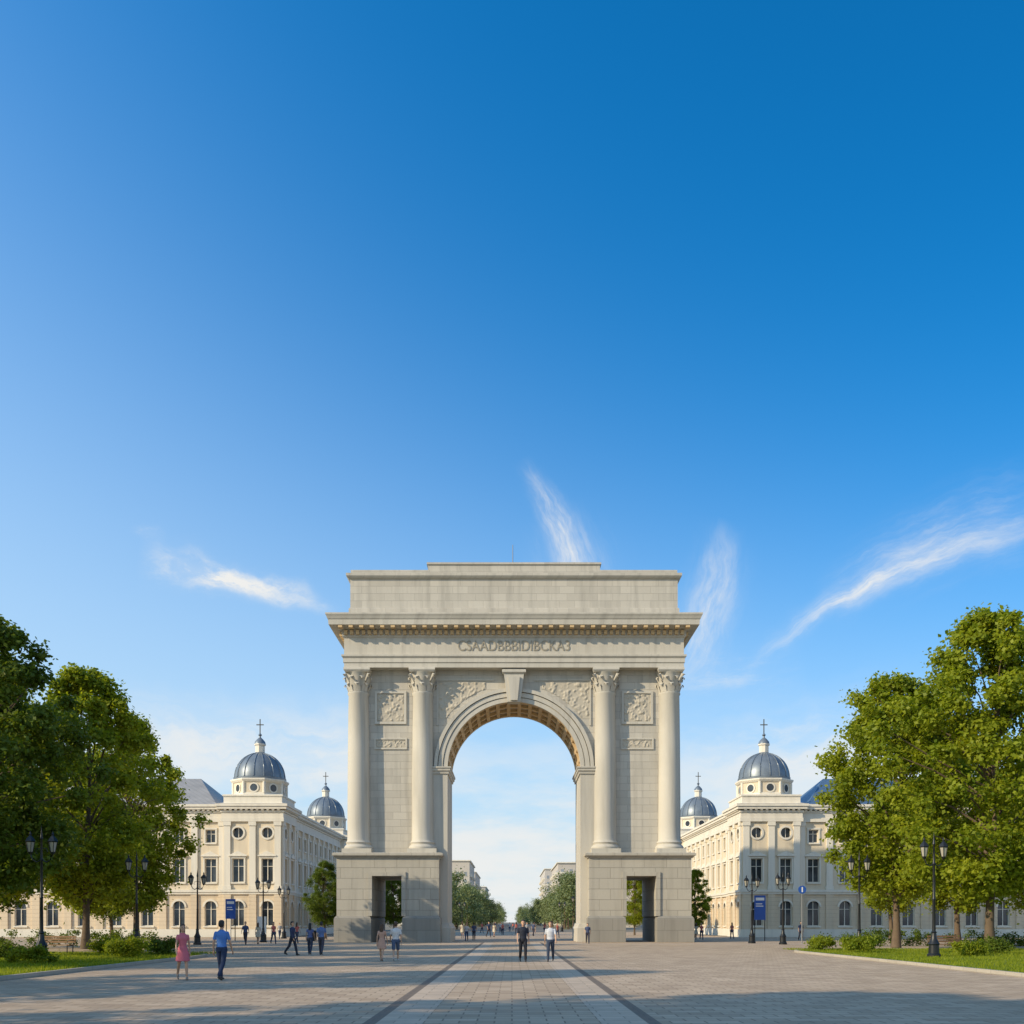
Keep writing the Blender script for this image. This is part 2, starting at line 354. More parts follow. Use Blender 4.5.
b=MB(); b.extrude([(-.55,20.5),(.55,20.5),(.85,22.9),(-.85,22.9)],-.75,0.3); b.extrude([(-.30,20.6),(.30,20.6),(.5,22.6),(-.5,22.6)],-.95,-.74)
b.loft_rect(-.9,.9,-.8,0,[(0,22.9),(.12,23.0),(.12,23.2),(0,23.3)]); b.obj('keystone',[M['archp']],A)
b=MB(); gb=MB()
for sx in (-1,1):
    pts=[(-15.0,2.2),(-12.0,2.2),(-12.0,5.6),(-9.5,5.6),(-9.5,2.2),(-6.35,2.2),(-6.35,7.1),(-15.0,7.1)]
    b.extrude([(x*-sx,z) for x,z in pts],-1.5,7.5)
    xs=sorted((sx*15.0,sx*6.35)); b.loft_rect(xs[0],xs[1],-1.5,7.5,[(0,7.1),(.12,7.14),(.2,7.26),(.34,7.32),(.34,7.5),(.2,7.57),(0,7.58)])
    for xa,xb in ((15.2,12.06),(9.44,6.2)):
        xs=sorted((sx*xa,sx*xb)); gb.loft_rect(xs[0],xs[1],-1.72,7.72,[(0,0),(0,1.95),(-.06,2.1),(-.15,2.2),(-.15,2.21)])
    for (xa,xb,za,zb) in ((12.35,12.0,2.22,5.95),(9.5,9.15,2.22,5.95),(11.997,9.503,5.6,5.95)):
        xs=sorted((sx*xa,sx*xb)); b.box(xs[0],xs[1],-1.62,-1.502,za,zb)
b.obj('pedestals',[M['ped']],A); gb.obj('granite_plinths',[M['granite']],A)
def column(mb,cx,cy):
    mb.box(cx-1.25,cx+1.25,cy-1.22,cy+1.22,7.6,7.95)
    mb.lathe([(1.2,7.95),(1.22,8.1),(1.12,8.25),(1.02,8.33),(1.04,8.42),(1.1,8.5),(1.0,8.62),(.95,8.75),(.945,10),(.93,13),(.90,17),(.85,21.1),(.92,21.2),(.92,21.32),(.82,21.36),(.80,21.5),(.82,22.3),(.98,22.8),(1.1,22.98)],cx,cy,32)
    for row,(z0,z1,ro,n,ph) in enumerate(((21.36,22.05,1.08,8,0),(21.8,22.6,1.18,8,PI/8))):
        for i in range(n):
            a=2*PI*i/n+ph; c,s_=math.cos(a),math.sin(a); t=(-s_,c)
            prof=[(.80,z0,.30),(.92,(z0+z1)/2,.32),(ro,z1,.24),(ro+.10,z1-.08,.13),(ro+.06,z1-.22,.05)]
            vs=[]
            for r,z,hw in prof: vs+=[(cx+c*r-t[0]*hw,cy+s_*r-t[1]*hw,z),(cx+c*(r+.07),cy+s_*(r+.07),z),(cx+c*r+t[0]*hw,cy+s_*r+t[1]*hw,z)]
            fs=[]
            for k in range(4): fs+=[(k*3,k*3+1,k*3+4,k*3+3),(k*3+1,k*3+2,k*3+5,k*3+4)]
            mb.add(vs,fs)
    for sx in (-1,1):
        for sy in (-1,1):
            mb.tube([(cx+sx*.7,cy+sy*.7,22.3),(cx+sx*.98,cy+sy*.98,22.8),(cx+sx*1.08,cy+sy*1.08,22.72),(cx+sx*.98,cy+sy*.98,22.6)],[.07,.12,.12,.09],6)
    mb.lathe([(1.45,22.98),(1.5,23.06),(1.58,23.12),(1.58,23.3),(1.55,23.34)],cx,cy,4,0,PI/4)
b=MB()
for cx in (-13.35,-7.82,7.82,13.35):
    column(b,cx,-.12); column(b,cx,6.12)
b.obj('corinthian_columns',[M['archp']],A,True)
def relief(mb,x0,x1,z0,z1,y,nx,nz,seed,test=None,depth=.16,sc=2.2):
    idx={}
    for i in range(nx+1):
        for j in range(nz+1):
            x=x0+(x1-x0)*i/nx; z=z0+(z1-z0)*j/nz
            if test and not test(x,z): continue
            e=min(i,nx-i,j,nz-j); hgt=noise.noise(Vector((x*sc,seed,z*sc)))*.6+noise.noise(Vector((x*sc*2.3,seed+5,z*sc*2.3)))*.5
            hgt=max(0,min(1,(hgt+.08)*2)) * (1 if e>1 else 0)
            idx[(i,j)]=len(mb.v); mb.v.append((x,y-depth*hgt,z))
    for i in range(nx):
        for j in range(nz):
            q=[(i,j),(i+1,j),(i+1,j+1),(i,j+1)]
            if all(k in idx for k in q): mb.f.append([idx[k] for k in q]); mb.m.append(0)
def frame(mb,x0,x1,z0,z1,y,w_,d):
    mb.box(x0,x1,y-d,y-.002,z0,z0+w_); mb.box(x0,x1,y-d,y-.002,z1-w_,z1); mb.box(x0,x0+w_,y-d,y-.002,z0+w_,z1-w_); mb.box(x1-w_,x1,y-d,y-.002,z0+w_,z1-w_)
b=MB(); fr=MB()
for sx,sd_ in ((-1,3.),(1,8.)):
    xc=sx*10.6
    relief(b,xc-1.15,xc+1.15,18.95,21.35,-.02,46,48,sd_,depth=.09); frame(fr,xc-1.35,xc+1.35,18.72,21.55,0,.2,.13)
    relief(b,xc-1.25,xc+1.25,16.68,17.4,-.02,50,14,sd_+20,sc=3.5,depth=.07); frame(fr,xc-1.4,xc+1.4,16.55,17.52,0,.13,.1)
    relief(b,sx*6.5 if sx<0 else 2.4, -2.4 if sx<0 else 6.5,19.2,22.4,-.02,80,64,sd_+40,test=lambda x,z:(x*x+(z-SP)**2)>7.25**2,sc=1.9,depth=.09)
    xs=sorted((sx*6.62,sx*1.7)); fr.box(xs[0],xs[1],-.09,-.002,22.45,22.6); xs=sorted((sx*6.62,sx*6.5)); fr.box(xs[0],xs[1],-.09,-.002,18.6,22.449)
b.obj('carved_reliefs',[M['relief']],A,True); fr.obj('panel_frames',[M['archp']],A)
b=MB(); HX=14.45
b.loft_rect(-HX,HX,-1.0,7.0,[(0,23.35),(0,23.75),(.07,23.78),(.07,24.12),(.14,24.2),(.2,24.28),(.2,24.42),(.0,24.45),(0,25.85),(.08,25.9),(.16,26.0),(.16,26.45),(.5,26.55),(.55,26.62),(1.12,26.68),(1.15,27.1),(1.2,27.15),(1.28,27.35),(1.36,27.5),(1.36,27.62),(.3,27.85),(0,27.86)])
b.obj('entablature',[M['archp']],A)
b=MB(); nd=58
for i in range(nd):
    x=-HX-.05+(2*HX+.1)*(i+.5)/nd
    b.box(x-.14,x+.14,-1.42,-1.162,26.08,26.42); b.box(x-.14,x+.14,7.162,7.42,26.08,26.42)
for i in range(34):
    x=-HX-.6+(2*HX+1.2)*(i+.5)/34; b.box(x-.17,x+.17,-2.08,-1.56,26.46,26.66)
for i in range(16):
    y=-.9+7.8*(i+.5)/16
    for sx in (-1,1): xs=sorted((sx*(HX+.162),sx*(HX+.42))); b.box(xs[0],xs[1],y-.14,y+.14,26.08,26.42)
b.obj('dentils',[M['archwarm']],A)
b=MB(); b.loft_rect(-14.1,14.1,-.75,6.75,[(0,27.85),(0,28.45),(-.12,28.55),(-.12,30.95),(0,31.0),(.12,31.1),(.2,31.2),(.2,31.42),(0,31.45),(-.15,31.46),(-.15,31.78),(-.2,31.8)])
b.loft_rect(-7.35,7.35,-.55,6.55,[(0,31.8),(0,32.2),(.1,32.25),(.1,32.42),(0,32.43)])
b.obj('attic',[M['arch']],A)
b=MB(); b.tube([(-.1,2,32.4),(-.1,2,34.9)],[.04,.03],6)
for x in (-13.6,13.6): b.tube([(x,2,31.7),(x,2,32.6)],[.03,.02],6)
b.obj('roof_rods',[M['iron']],A)
def text(body,size,loc,mat,parent,ext=.03,sx=1.0,rot=(PI/2,0,0),name='inscription'):
    cu=bpy.data.curves.new(name,'FONT'); cu.body=body; cu.size=size; cu.extrude=ext; cu.align_x='CENTER'; cu.align_y='CENTER'
    t=bpy.data.objects.new('tmp',cu); COL.objects.link(t); bpy.context.view_layer.update()
    me=bpy.data.meshes.new_from_object(t.evaluated_get(bpy.context.evaluated_depsgraph_get())); bpy.data.objects.remove(t)
    me.materials.clear(); me.materials.append(mat); o=mkobj(name,me,parent,loc); o.rotation_euler=rot; o.scale=(sx,1,1); return o
text('CSAADBBBIDIBCKA3',1.25,(0,-1.02,25.15),M['letter'],A,.03,.83)

# ------------------------------------------------------------------ civic buildings
def civic(name,sx,roof):
    B=empty(name,(0,0,0)); walls=MB(); trim=MB(); glass=MB()
    def facade(ox,oy,ux,uy,ix,iy,L,nb,z1=15.0,pav=False,eps=0.0):
        T=lambda u,d,z:(sx*(ox+ux*u+ix*d),oy+uy*u+iy*d,z)
        bw=L/nb; ops=[]
        for k in range(nb):
            c=bw*(k+.5)
            ops+= [(c-.68,c+.68,1.25,4.1,'a'),(c-.65,c+.65,6.2,8.9,'u')]
            ops.append((c-.6,c+.6,11.2,12.4,'r') if pav else (c-.55,c+.55,10.7,12.2,'s'))
        us=sorted({0,L}|{o[0] for o in ops}|{o[1] for o in ops}); zs=sorted({0,5.0,13.3,z1}|{o[2] for o in ops}|{o[3] for o in ops})
        for i in range(len(us)-1):
            for j in range(len(zs)-1):
                uc=(us[i]+us[i+1])/2; zc=(zs[j]+zs[j+1])/2
                if any(o[0]<uc<o[1] and o[2]<zc<o[3] for o in ops): continue
                walls.add([T(us[i],0,zs[j]),T(us[i+1],0,zs[j]),T(us[i+1],0,zs[j+1]),T(us[i],0,zs[j+1])],[(0,1,2,3)],0 if zc<5 else 1)
        for (a,c_,za,zb,kind) in ops:
            walls.add([T(a,0,za),T(c_,0,za),T(c_,0,zb),T(a,0,zb),T(a,.32,za),T(c_,.32,za),T(c_,.32,zb),T(a,.32,zb)],[(0,1,5,4),(1,2,6,5),(2,3,7,6),(3,0,4,7)],1)
            glass.add([T(a,.3,za),T(c_,.3,za),T(c_,.3,zb),T(a,.3,zb)],[(0,1,2,3)])
            mid=(a+c_)/2
            trim.box(a,a+.08,.2,.29,za,zb,0,T); trim.box(c_-.08,c_,.2,.29,za,zb,0,T); trim.box(mid-.04,mid+.04,.2,.29,za+.08,zb-.08,0,T)
            trim.box(a+.08,c_-.08,.2,.29,za,za+.08,0,T); trim.box(a+.08,c_-.08,.2,.29,zb-.08,zb,0,T)
            if kind!='r': trim.box(a+.08,mid-.04,.21,.28,za+(zb-za)*.66,za+(zb-za)*.66+.06,0,T); trim.box(mid+.04,c_-.08,.21,.28,za+(zb-za)*.66,za+(zb-za)*.66+.06,0,T)
            if kind!='r': trim.box(a-.15,c_+.15,-.16,-.002,za-.16,za-.002,0,T)
            if kind in 'ar':
                r=(c_-a)/2; zc=zb-r; n=12
                full= kind=='r'
                for half in ((1,-1) if full else (1,)):
                    for q in range(n):
                        a0=PI*q/n; a1=PI*(q+1)/n
                        p=[(mid-r*math.cos(a0),zc+half*r*math.sin(a0)),(mid-r*math.cos(a1),zc+half*r*math.sin(a1))]
                        ze=zb if half>0 else za
                        walls.add([T(p[0][0],.01,p[0][1]),T(p[1][0],.01,p[1][1]),T(p[1][0],.01,ze),T(p[0][0],.01,ze)],[(0,1,2,3)],1)
                        r2=r+.2; o_=[(mid-r2*math.cos(a0),zc+half*r2*math.sin(a0)),(mid-r2*math.cos(a1),zc+half*r2*math.sin(a1))]
                        trim.add([T(*x) for x in ((p[0][0],-.1,p[0][1]),(p[1][0],-.1,p[1][1]),(o_[1][0],-.1,o_[1][1]),(o_[0][0],-.1,o_[0][1]),(p[0][0],0,p[0][1]),(p[1][0],0,p[1][1]),(o_[1][0],0,o_[1][1]),(o_[0][0],0,o_[0][1]))],[(0,1,2,3),(3,2,6,7),(0,4,5,1)])
            if kind in 'us':
                trim.box(a-.18,a-.002,-.1,-.002,za,zb,0,T); trim.box(c_+.002,c_+.18,-.1,-.002,za,zb,0,T); trim.box(a-.22,c_+.22,-.13,-.002,zb+.002,zb+.2,0,T)
            if kind=='u':
                vs=[(a-.35,-.22,zb+.36),(c_+.35,-.22,zb+.36),(mid,-.22,zb+.85),(a-.35,0,zb+.36),(c_+.35,0,zb+.36),(mid,0,zb+.85)]
                trim.add([T(*v) for v in vs],[(0,1,2),(0,3,4,1),(1,4,5,2),(2,5,3,0)]); trim.box(a-.4,c_+.4,-.28,-.002,zb+.24,zb+.358,0,T)
        for k in range(nb+1):
            u=min(max(bw*k,.45),L-.45)
            trim.box(u-.36,u+.36,-.18,-.003,5.4,13.0,0,T); trim.box(u-.44,u+.44,-.26,-.003,12.6,13.05,0,T); trim.box(u-.44,u+.44,-.24,-.003,5.38,5.8,0,T)
            walls.box(u-.42,u+.42,-.16,-.003,.9,4.85,0,T)
        for (za,zb,p) in ((0,.9,.22),(4.85,5.1,.2),(5.1,5.37,.3),(13.06,13.5,.26),(13.5,14.1,.2),(14.1,14.3,.32),(14.45,14.75,.62),(14.75,15.02,.75)):
            q=p-eps; trim.box(-q,L+q,-q,-.004,za+eps,zb-eps*.7,0,T)
        nn=int(L/.55)
        for k in range(nn): u=L*(k+.5)/nn; trim.box(u-.14,u+.14,-.52,-.004,14.3,14.45,0,T)
    PX=26.0
    facade(PX+6.45,113.6,1,0,0,1,54,15)
    facade(PX+.6,154.0,0,-1,1,0,34.4,10,eps=.006)
    walls.box(*sorted((sx*86.6,sx*86.8)),113.6,170,0,15,1)
    pv=[(PX,113.0),(PX,154.0)]
    for (px,py) in pv:
        facade(px,py,1,0,0,1,6.6,2,pav=True,eps=.003); facade(px,py+6.6,0,-1,1,0,6.6,2,pav=True,eps=.009)
        walls.box(*sorted((sx*(px+6.4),sx*(px+6.6))),py+.1,py+6.6,0,15,1); walls.box(*sorted((sx*(px+.1),sx*(px+6.39))),py+6.45,py+6.59,0,15,1)
        x0,x1=sorted((sx*px,sx*(px+6.6)))
        trim.loft_rect(x0,x1,py,py+6.6,[(.72,15.04),(.3,15.12),(0,15.2),(0,15.9),(.12,15.95),(.12,16.1),(0,16.15)])
        cx,cy=(x0+x1)/2,py+3.3
        walls.lathe([(3.05,16.1),(3.05,17.8)],cx,cy,8,1,PI/8)
        trim.lathe([(3.15,16.15),(3.15,16.4),(3.05,16.45)],cx,cy,8,0,PI/8)
        trim.lathe([(3.05,17.6),(3.2,17.7),(3.35,17.9),(3.35,18.05),(2.9,18.1)],cx,cy,8,0,PI/8)
        for k in range(8):
            a=PI/4*k; c,s_=math.cos(a),math.sin(a); R0=2.85
            vs=[]
            for q in range(16):
                t=2*PI*q/16; vs.append((cx+c*R0-s_*.42*math.cos(t),cy+s_*R0+c*.42*math.cos(t),17.0+.42*math.sin(t)))
            glass.add(vs,[tuple(range(16))])
            ring=[]
            for q in range(16):
                t=2*PI*q/16
                for rr in (.42,.58): ring.append((cx+c*(R0+.04)-s_*rr*math.cos(t),cy+s_*(R0+.04)+c*rr*math.cos(t),17.0+rr*math.sin(t)))
            trim.add(ring,[(2*q,2*q+1,(2*q+3)%32,(2*q+2)%32) for q in range(16)])
            a2=a+PI/8; trim.tube([(cx+3.02*math.cos(a2),cy+3.02*math.sin(a2),16.4),(cx+3.02*math.cos(a2),cy+3.02*math.sin(a2),17.7)],[.18,.18],8)
    walls.obj('walls',[M['wall'],M['wallup']],B); trim.obj('pilasters_and_cornices',[M['trim']],B); glass.obj('windows',[M['glass']],B)
    d=MB(); cr=MB(); lt=MB()
    for (px,py) in pv:
        cx,cy=sx*(px+3.3),py+3.3
        prof=[(2.98,18.08),(3.0,18.3)]+[(2.88*math.cos(t),18.35+3.0*math.sin(t)) for t in [PI/2*i/12 for i in range(11)]]+[(.55,21.4)]
        d.lathe(prof,cx,cy,32)
        for k in range(16):
            a=2*PI*k/16; d.tube([(cx+(r+.02)*math.cos(a),cy+(r+.02)*math.sin(a),z) for r,z in prof[1:-1]],[.06]*(len(prof)-2),5)
        lt.lathe([(.55,21.35),(.55,22.2),(.68,22.25),(.68,22.4)],cx,cy,8)
        d.lathe([(.66,22.4),(.6,22.65),(.35,22.95),(.12,23.15),(.1,23.3),(.22,23.45),(.1,23.62)],cx,cy,12)
        cr.box(cx-.05,cx+.05,cy-.05,cy+.05,23.6,25.3); cr.box(cx-.42,cx-.051,cy-.05,cy+.05,24.6,24.7); cr.box(cx+.051,cx+.42,cy-.05,cy+.05,24.6,24.7)
    d.obj('domes',[M['dome']],B,True); lt.obj('lanterns',[M['trim']],B); cr.obj('crosses',[M['gold']],B)
    r=MB()
    def hip(x0,x1,y0,y1,z0,h,ins):
        if (x1-x0)>(y1-y0): ym=(y0+y1)/2; ridge=[(x0+ins,ym,z0+h),(x1-ins,ym,z0+h)]; fs=[(0,1,5,4),(1,2,5),(2,3,4,5),(3,0,4),(3,2,1,0)]
        else: xm=(x0+x1)/2; ridge=[(xm,y0+ins,z0+h),(xm,y1-ins,z0+h)]; fs=[(0,1,4),(1,2,5,4),(2,3,5),(3,0,4,5),(3,2,1,0)]
        r.add([(x0,y0,z0),(x1,y0,z0),(x1,y1,z0),(x0,y1,z0)]+ridge,fs)
    x0,x1=sorted((sx*33.4,sx*87.2)); hip(x0,x1,113.0,127.5,15.03,3.9,4)
    x0,x1=sorted((sx*26.3,sx*38)); hip(x0,x1,119.9,153.8,15.035,2.4,4)
    for k in range(6):
        x=sx*(44+7*k); r.box(x-.5,x+.5,117.5,118.3,17.2,19.6)
    r.obj('roof',[roof],B)
    return B
civic('civic_building_with_domes',-1,M['roofgrey']); civic('civic_building_with_domes',1,M['roofblue'])

def block(name,x0,x1,y0,y1,h,col,fl=3.2):
    B=empty(name); m_=stone(name+'_render',col,bw=60,bh=60,mort=.001); w_=MB(); g_=MB(); t_=MB()
    w_.box(x0,x1,y0,y1,0,h)
    nz=int((h-1)/fl)
    inner = x1 if x1<0 else x0; s=1 if x1<0 else -1
    for k in range(nz):
        z=1.0+fl*k
        n=int((x1-x0)/3)
        for i in range(n):
            x=x0+(x1-x0)*(i+.5)/n; g_.box(x-.6,x+.6,y0-.03,y0+.1,z,z+1.6); t_.box(x-.75,x+.75,y0-.12,y0-.031,z-.15,z-.02)
            if (i+k*2)%3==0: t_.box(x-.9,x+.9,y0-1.0,y0-.13,z-.35,z+.55)
        n=int((y1-y0)/3)
        for i in range(n):
            y=y0+(y1-y0)*(i+.5)/n; xs=sorted((inner-s*.1,inner+s*.03)); g_.box(xs[0],xs[1],y-.6,y+.6,z,z+1.6)
            if i%2==0: xs=sorted((inner+s*.031,inner+s*1.0)); t_.box(xs[0],xs[1],y-.9,y+.9,z-.35,z+.55)
    t_.loft_rect(x0,x1,y0,y1,[(0,h),(.5,h+.1),(.5,h+.5),(0,h+.6)])
    w_.box((x0+x1)/2-3,(x0+x1)/2+3,y0+3,y0+8,h+.6,h+3)
    w_.obj('walls',[m_],B); g_.obj('windows',[M['glasshaze']],B); t_.obj('balconies_and_cornice',[M['trim']],B)
block('apartment_building',-46,-17,400,450,26,(.58,.53,.46)); block('apartment_building',-44,-18,490,560,26,(.54,.50,.45)); block('apartment_building',-40,-17,640,720,24,(.55,.53,.50))  # far street wall colours paled to imitate aerial haze
block('apartment_building',17,40,310,350,15,(.58,.52,.44)); block('apartment_building',17.5,44,380,440,24,(.56,.51,.45)); block('apartment_building',16.5,44,500,580,28,(.58,.54,.49))
block('apartment_building',30,52,175,200,16,(.50,.36,.22)); block('apartment_building',-52,-31,178,205,16,(.50,.40,.28))

# ------------------------------------------------------------------ foliage
def leafmesh(name,C,R,per,size,mat,squash=.8,up=.5):
    C=np.asarray(C);R=np.asarray(R); k=len(C); n=k*per
    c=np.repeat(C,per,0); r=np.repeat(R,per)
    g=RNG.normal(size=(n,3)); d=g/np.linalg.norm(g,axis=1)[:,None]
    p=c+g*(r*.50)[:,None]*np.array([1,1,squash])
    p[:,2]=np.maximum(p[:,2],.05)
    nn=d*.5+RNG.normal(size=(n,3))*.6+np.array([0,0,up]); nn/=np.linalg.norm(nn,axis=1)[:,None]
    t=np.cross(nn,RNG.normal(size=(n,3))); t/=np.linalg.norm(t,axis=1)[:,None]; s=np.cross(nn,t)
    L=(size*RNG.uniform(.6,1.3,n))[:,None]; t=t*L*.5; s=s*L*.36
    P=np.stack([p-t,p+s+t*.2,p+t,p-s+t*.2],1)
    me=bpy.data.meshes.new(name); me.vertices.add(n*4); me.vertices.foreach_set('co',P.astype(np.float32).ravel()); me.loops.add(n*4); me.loops.foreach_set('vertex_index',np.arange(n*4))
    me.polygons.add(n); me.polygons.foreach_set('loop_start',np.arange(n)*4); me.materials.append(mat); me.update(calc_edges=True); return me
def treemesh(seed,H,R,zlow,mat,ncl=215,per=225,leaf=.24,narrow=.8):
    rd=random.Random(seed); C=[];Rr=[]; lob=[rd.uniform(0,2*PI) for _ in range(4)]
    def env(h,a):
        base=(math.sin(PI*min(1,max(0,h))**narrow)+.001)**.55
        return R*base*(1+.14*math.sin(2*a+lob[0])+.14*math.sin(3*a+lob[1]+h*6)+.12*math.sin(5*a+lob[2]+h*11))
    for i in range(ncl):
        h=rd.uniform(.02,.985); a=rd.uniform(0,2*PI); cr=rd.uniform(.40,1.15)*(R/4.3)**.5*(1.05-.4*h)
        rr=max(0,env(h,a)-cr*.4)*rd.uniform(.2,1.06)**.5
        C.append((rr*math.cos(a),rr*math.sin(a),zlow+(H-zlow-cr*.5)*h)); Rr.append(cr)
    tr=MB(); pts=[];rs=[]; r0=.020*H*.62
    top=H*.8; bx,by=rd.uniform(-.4,.4),rd.uniform(-.4,.4)
    tp=lambda z:Vector((bx*(z/H)**1.5*2+.12*math.sin(z*.7+seed),by*(z/H)*2+.1*math.cos(z*.6),z))
    o0=tp(0); 
    for k in range(12):
        z=top*k/11; pts.append(tp(z)-o0); rs.append(r0*(1.45 if k==0 else 1.0)*(1-.85*k/11)+.02)
    tr.tube(pts,rs,10)
    for i in rd.sample(range(ncl),50):
        c=Vector(C[i]); z0=max(zlow*.75,min(top*.95,c.z*.72)); p0=tp(z0)-o0; rad=r0*.42*(1-.75*z0/top)+.02
        mid=p0.lerp(c,.5)+Vector((rd.uniform(-.3,.3),rd.uniform(-.3,.3),rd.uniform(.0,.5)))
        tr.tube([p0,mid,c],[rad,rad*.6,.015],6)
    return tr.mesh('trunk_and_limbs',[M['bark']],True), leafmesh('foliage',C,Rr,per,leaf,mat)
TV={'A':treemesh(1,17,4.4,2.8,M['leafA']),'B':treemesh(5,17,3.8,2.6,M['leafA'],200),'C':treemesh(9,19,5.3,3.2,M['leafA'],285,235,.25,.72),'D':treemesh(14,16,4.4,2.8,M['leafB'],210),'E':treemesh(23,17,4.6,3.2,M['leafA'],230,230,.24,.9)}
def tree(v,x,y,s=1,rz=0,nm='deciduous_tree'):
    e=empty(nm,(x,y,.08),rz,s); mkobj('trunk',TV[v][0],e); mkobj('foliage',TV[v][1],e)
tree('D',-24.4,46,1.0,.5); tree('A',-25.6,60,1.0,1.1); tree('B',-27.4,73,.98,2.0); tree('E',-28.5,55,.92,.3); tree('D',-35,66,.95,2.2); tree('B',-34,80,.9,4); tree('D',-34,85,.75,1)
for i,(x,y,v) in enumerate([(-21,3.5,'C'),(-20,7.5,'A'),(-26,19,'A'),(-27,33,'E')]): tree(v,x,y,1,i*1.3)
tree('C',26.3,55,1.0,.4); tree('E',24.2,63,1.02,2.6); tree('B',33,74,.95,1.5); tree('D',38,62,1,2.4); tree('A',42,80,.95,5); tree('E',33,87,.8,3)
tree('D',-18.3,98,.48,1.2); tree('B',18.9,103,.42,.2)
for x,y,v,s,r in ((-14.6,124,'D',.50,1),(-17.4,131,'A',.5,2),(15.2,124,'A',.48,3),(17.9,130,'D',.52,.4)): tree(v,x,y,s,r)
def mass(name,segs,size,mat,per):
    C=[];R=[];tr=MB()
    for (x0,x1,y0,y1,h,n) in segs:
        for i in range(n):
            x=random.uniform(x0,x1); y=random.uniform(y0,y1); H=h*random.uniform(.75,1.08); tr.tube([(x,y,0),(x,y,H*.5)],[.25,.12],6)
            for k in range(16):
                a=random.uniform(0,2*PI); zz=random.uniform(.15,.95); rr=random.uniform(0,1)**.5*H*.27*math.sin(PI*zz**.8)**.6
                C.append((x+rr*math.cos(a),y+rr*math.sin(a),H*zz)); R.append(H*random.uniform(.10,.17))
    e=empty(name); tr.obj('trunks',[M['bark']],e); mkobj('foliage',leafmesh('foliage',C,R,per,size,mat),e)
mass('distant_trees',[(-20,-11.5,215,330,12.5,20),(-20,-11,330,600,14,24),(-18,-8,600,1000,15,20)],.5,M['leafHaze'],110)
mass('distant_trees',[(11.5,20,215,330,12.5,20),(11,20,330,600,14,24),(7,18,600,1000,15,20)],.5,M['leafHaze'],110)
mass('background_trees',[(-150,-92,110,150,14,16),(92,150,110,150,14,16),(-60,-24,165,172,9,8),(26,60,165,172,9,8),(-200,200,1000,1100,18,60)],.6,M['leafHaze'],90)
def bush(name,x,y,w_,h,mat,long=0,per=230):
    C=[];R=[]; n=int(10+6*w_)+int(long*9)
    for i in range(n):
        a=random.uniform(0,2*PI); r=random.uniform(0,1)**.5*w_*.8
        C.append((x+r*math.cos(a)*(1)+random.uniform(-long,long),y+r*math.sin(a)*.7,.1+h*random.uniform(.2,.78))); R.append(h*random.uniform(.25,.4))
    mkobj(name,leafmesh(name,C,R,per,.10,mat))
for (x,y,w_,h,mm) in [(-18.5,38.5,1.0,.75,'leafA'),(-17.4,45,1.2,.95,'leafA'),(-16.8,48.5,1.0,.9,'leafB'),(-21,36,.9,.7,'leafB'),(-19.8,50,1.5,1.0,'leafA'),(-23,44,1.3,.9,'leafB'),
                      (18,52,1.1,.9,'leafA'),(19.6,56,1.3,1.0,'leafB'),(21.5,47,1.0,.8,'leafA'),(17.6,57,1.0,.8,'leafA'),(24,50,1.3,.9,'leafB'),(23.5,42,.9,.7,'leafA')]:
    bush('shrub',x,y,w_,h,M[mm])
def hedge(x0,x1,y0,y1,h):
    C=[];R=[]; n=int((x1-x0)*3.5)
    for i in range(n): C.append((random.uniform(x0,x1),random.uniform(y0,y1),random.uniform(.15,h-.2))); R.append(random.uniform(.3,.42))
    mkobj('hedge',leafmesh('hedge',C,R,130,.13,M['leafB'])) 
hedge(-58,-23,64,65.5,1.25); hedge(22,58,70,71.5,1.25)

# ------------------------------------------------------------------ street lamps
def lampmesh():
    b=MB()
    b.lathe([(.30,0),(.30,.12),(.24,.18),(.22,.55),(.26,.6),(.2,.7),(.13,.85),(.1,1.1),(.13,1.14),(.08,1.2),(.065,2.6),(.085,2.64),(.06,2.7),(.05,4.2),(.08,4.25),(.05,4.32),(.04,5.1),(.07,5.15),(.05,5.25),(.02,5.5),(.005,5.7)],0,0,12)
    for s in (-1,1):
        b.tube([(0,0,4.25),(s*.2,0,4.15),(s*.36,0,4.25),(s*.46,0,4.5)],[.03,.028,.026,.03],8)
        b.tube([(0,0,4.75),(s*.2,0,4.72),(s*.25,0,4.58),(s*.17,0,4.5)],[.018,.018,.015,.012],6)
        x=s*.46
        b.lathe([(.05,4.48),(.09,4.52),(.11,4.58)],x,0,6); b.lathe([(.20,5.00),(.23,5.03),(.17,5.14),(.07,5.25),(.04,5.29),(.06,5.33),(.01,5.46)],x,0,6)
        b.lathe([(.095,4.585),(.175,4.995)],x,0,6,1)
        for k in range(6):
            a=PI/3*k; b.tube([(x+.105*math.cos(a),.105*math.sin(a),4.58),(x+.188*math.cos(a),.188*math.sin(a),5.01)],[.014,.014],4)
    return b.mesh('street_lamp',[M['iron'],M['lampglass']],True)
LM=lampmesh()
for x,y,r in [(-20,42.5,.1),(-21.4,57,.0),(-23.6,75,.2),(-20.9,84,.1),(-23.5,103,0),(19.2,45.5,.1),(19.8,57,0),(19.2,80,.1),(20.6,76,.3),(-9.8,99,0),(9.6,101,0),(-9,140,0),(9,140,0),(-9,180,0),(9,180,0)]:
    o=mkobj('street_lamp',LM,loc=(x,y,.1 if abs(x)>16 and y<58 else 0)); o.rotation_euler=(0,0,r)
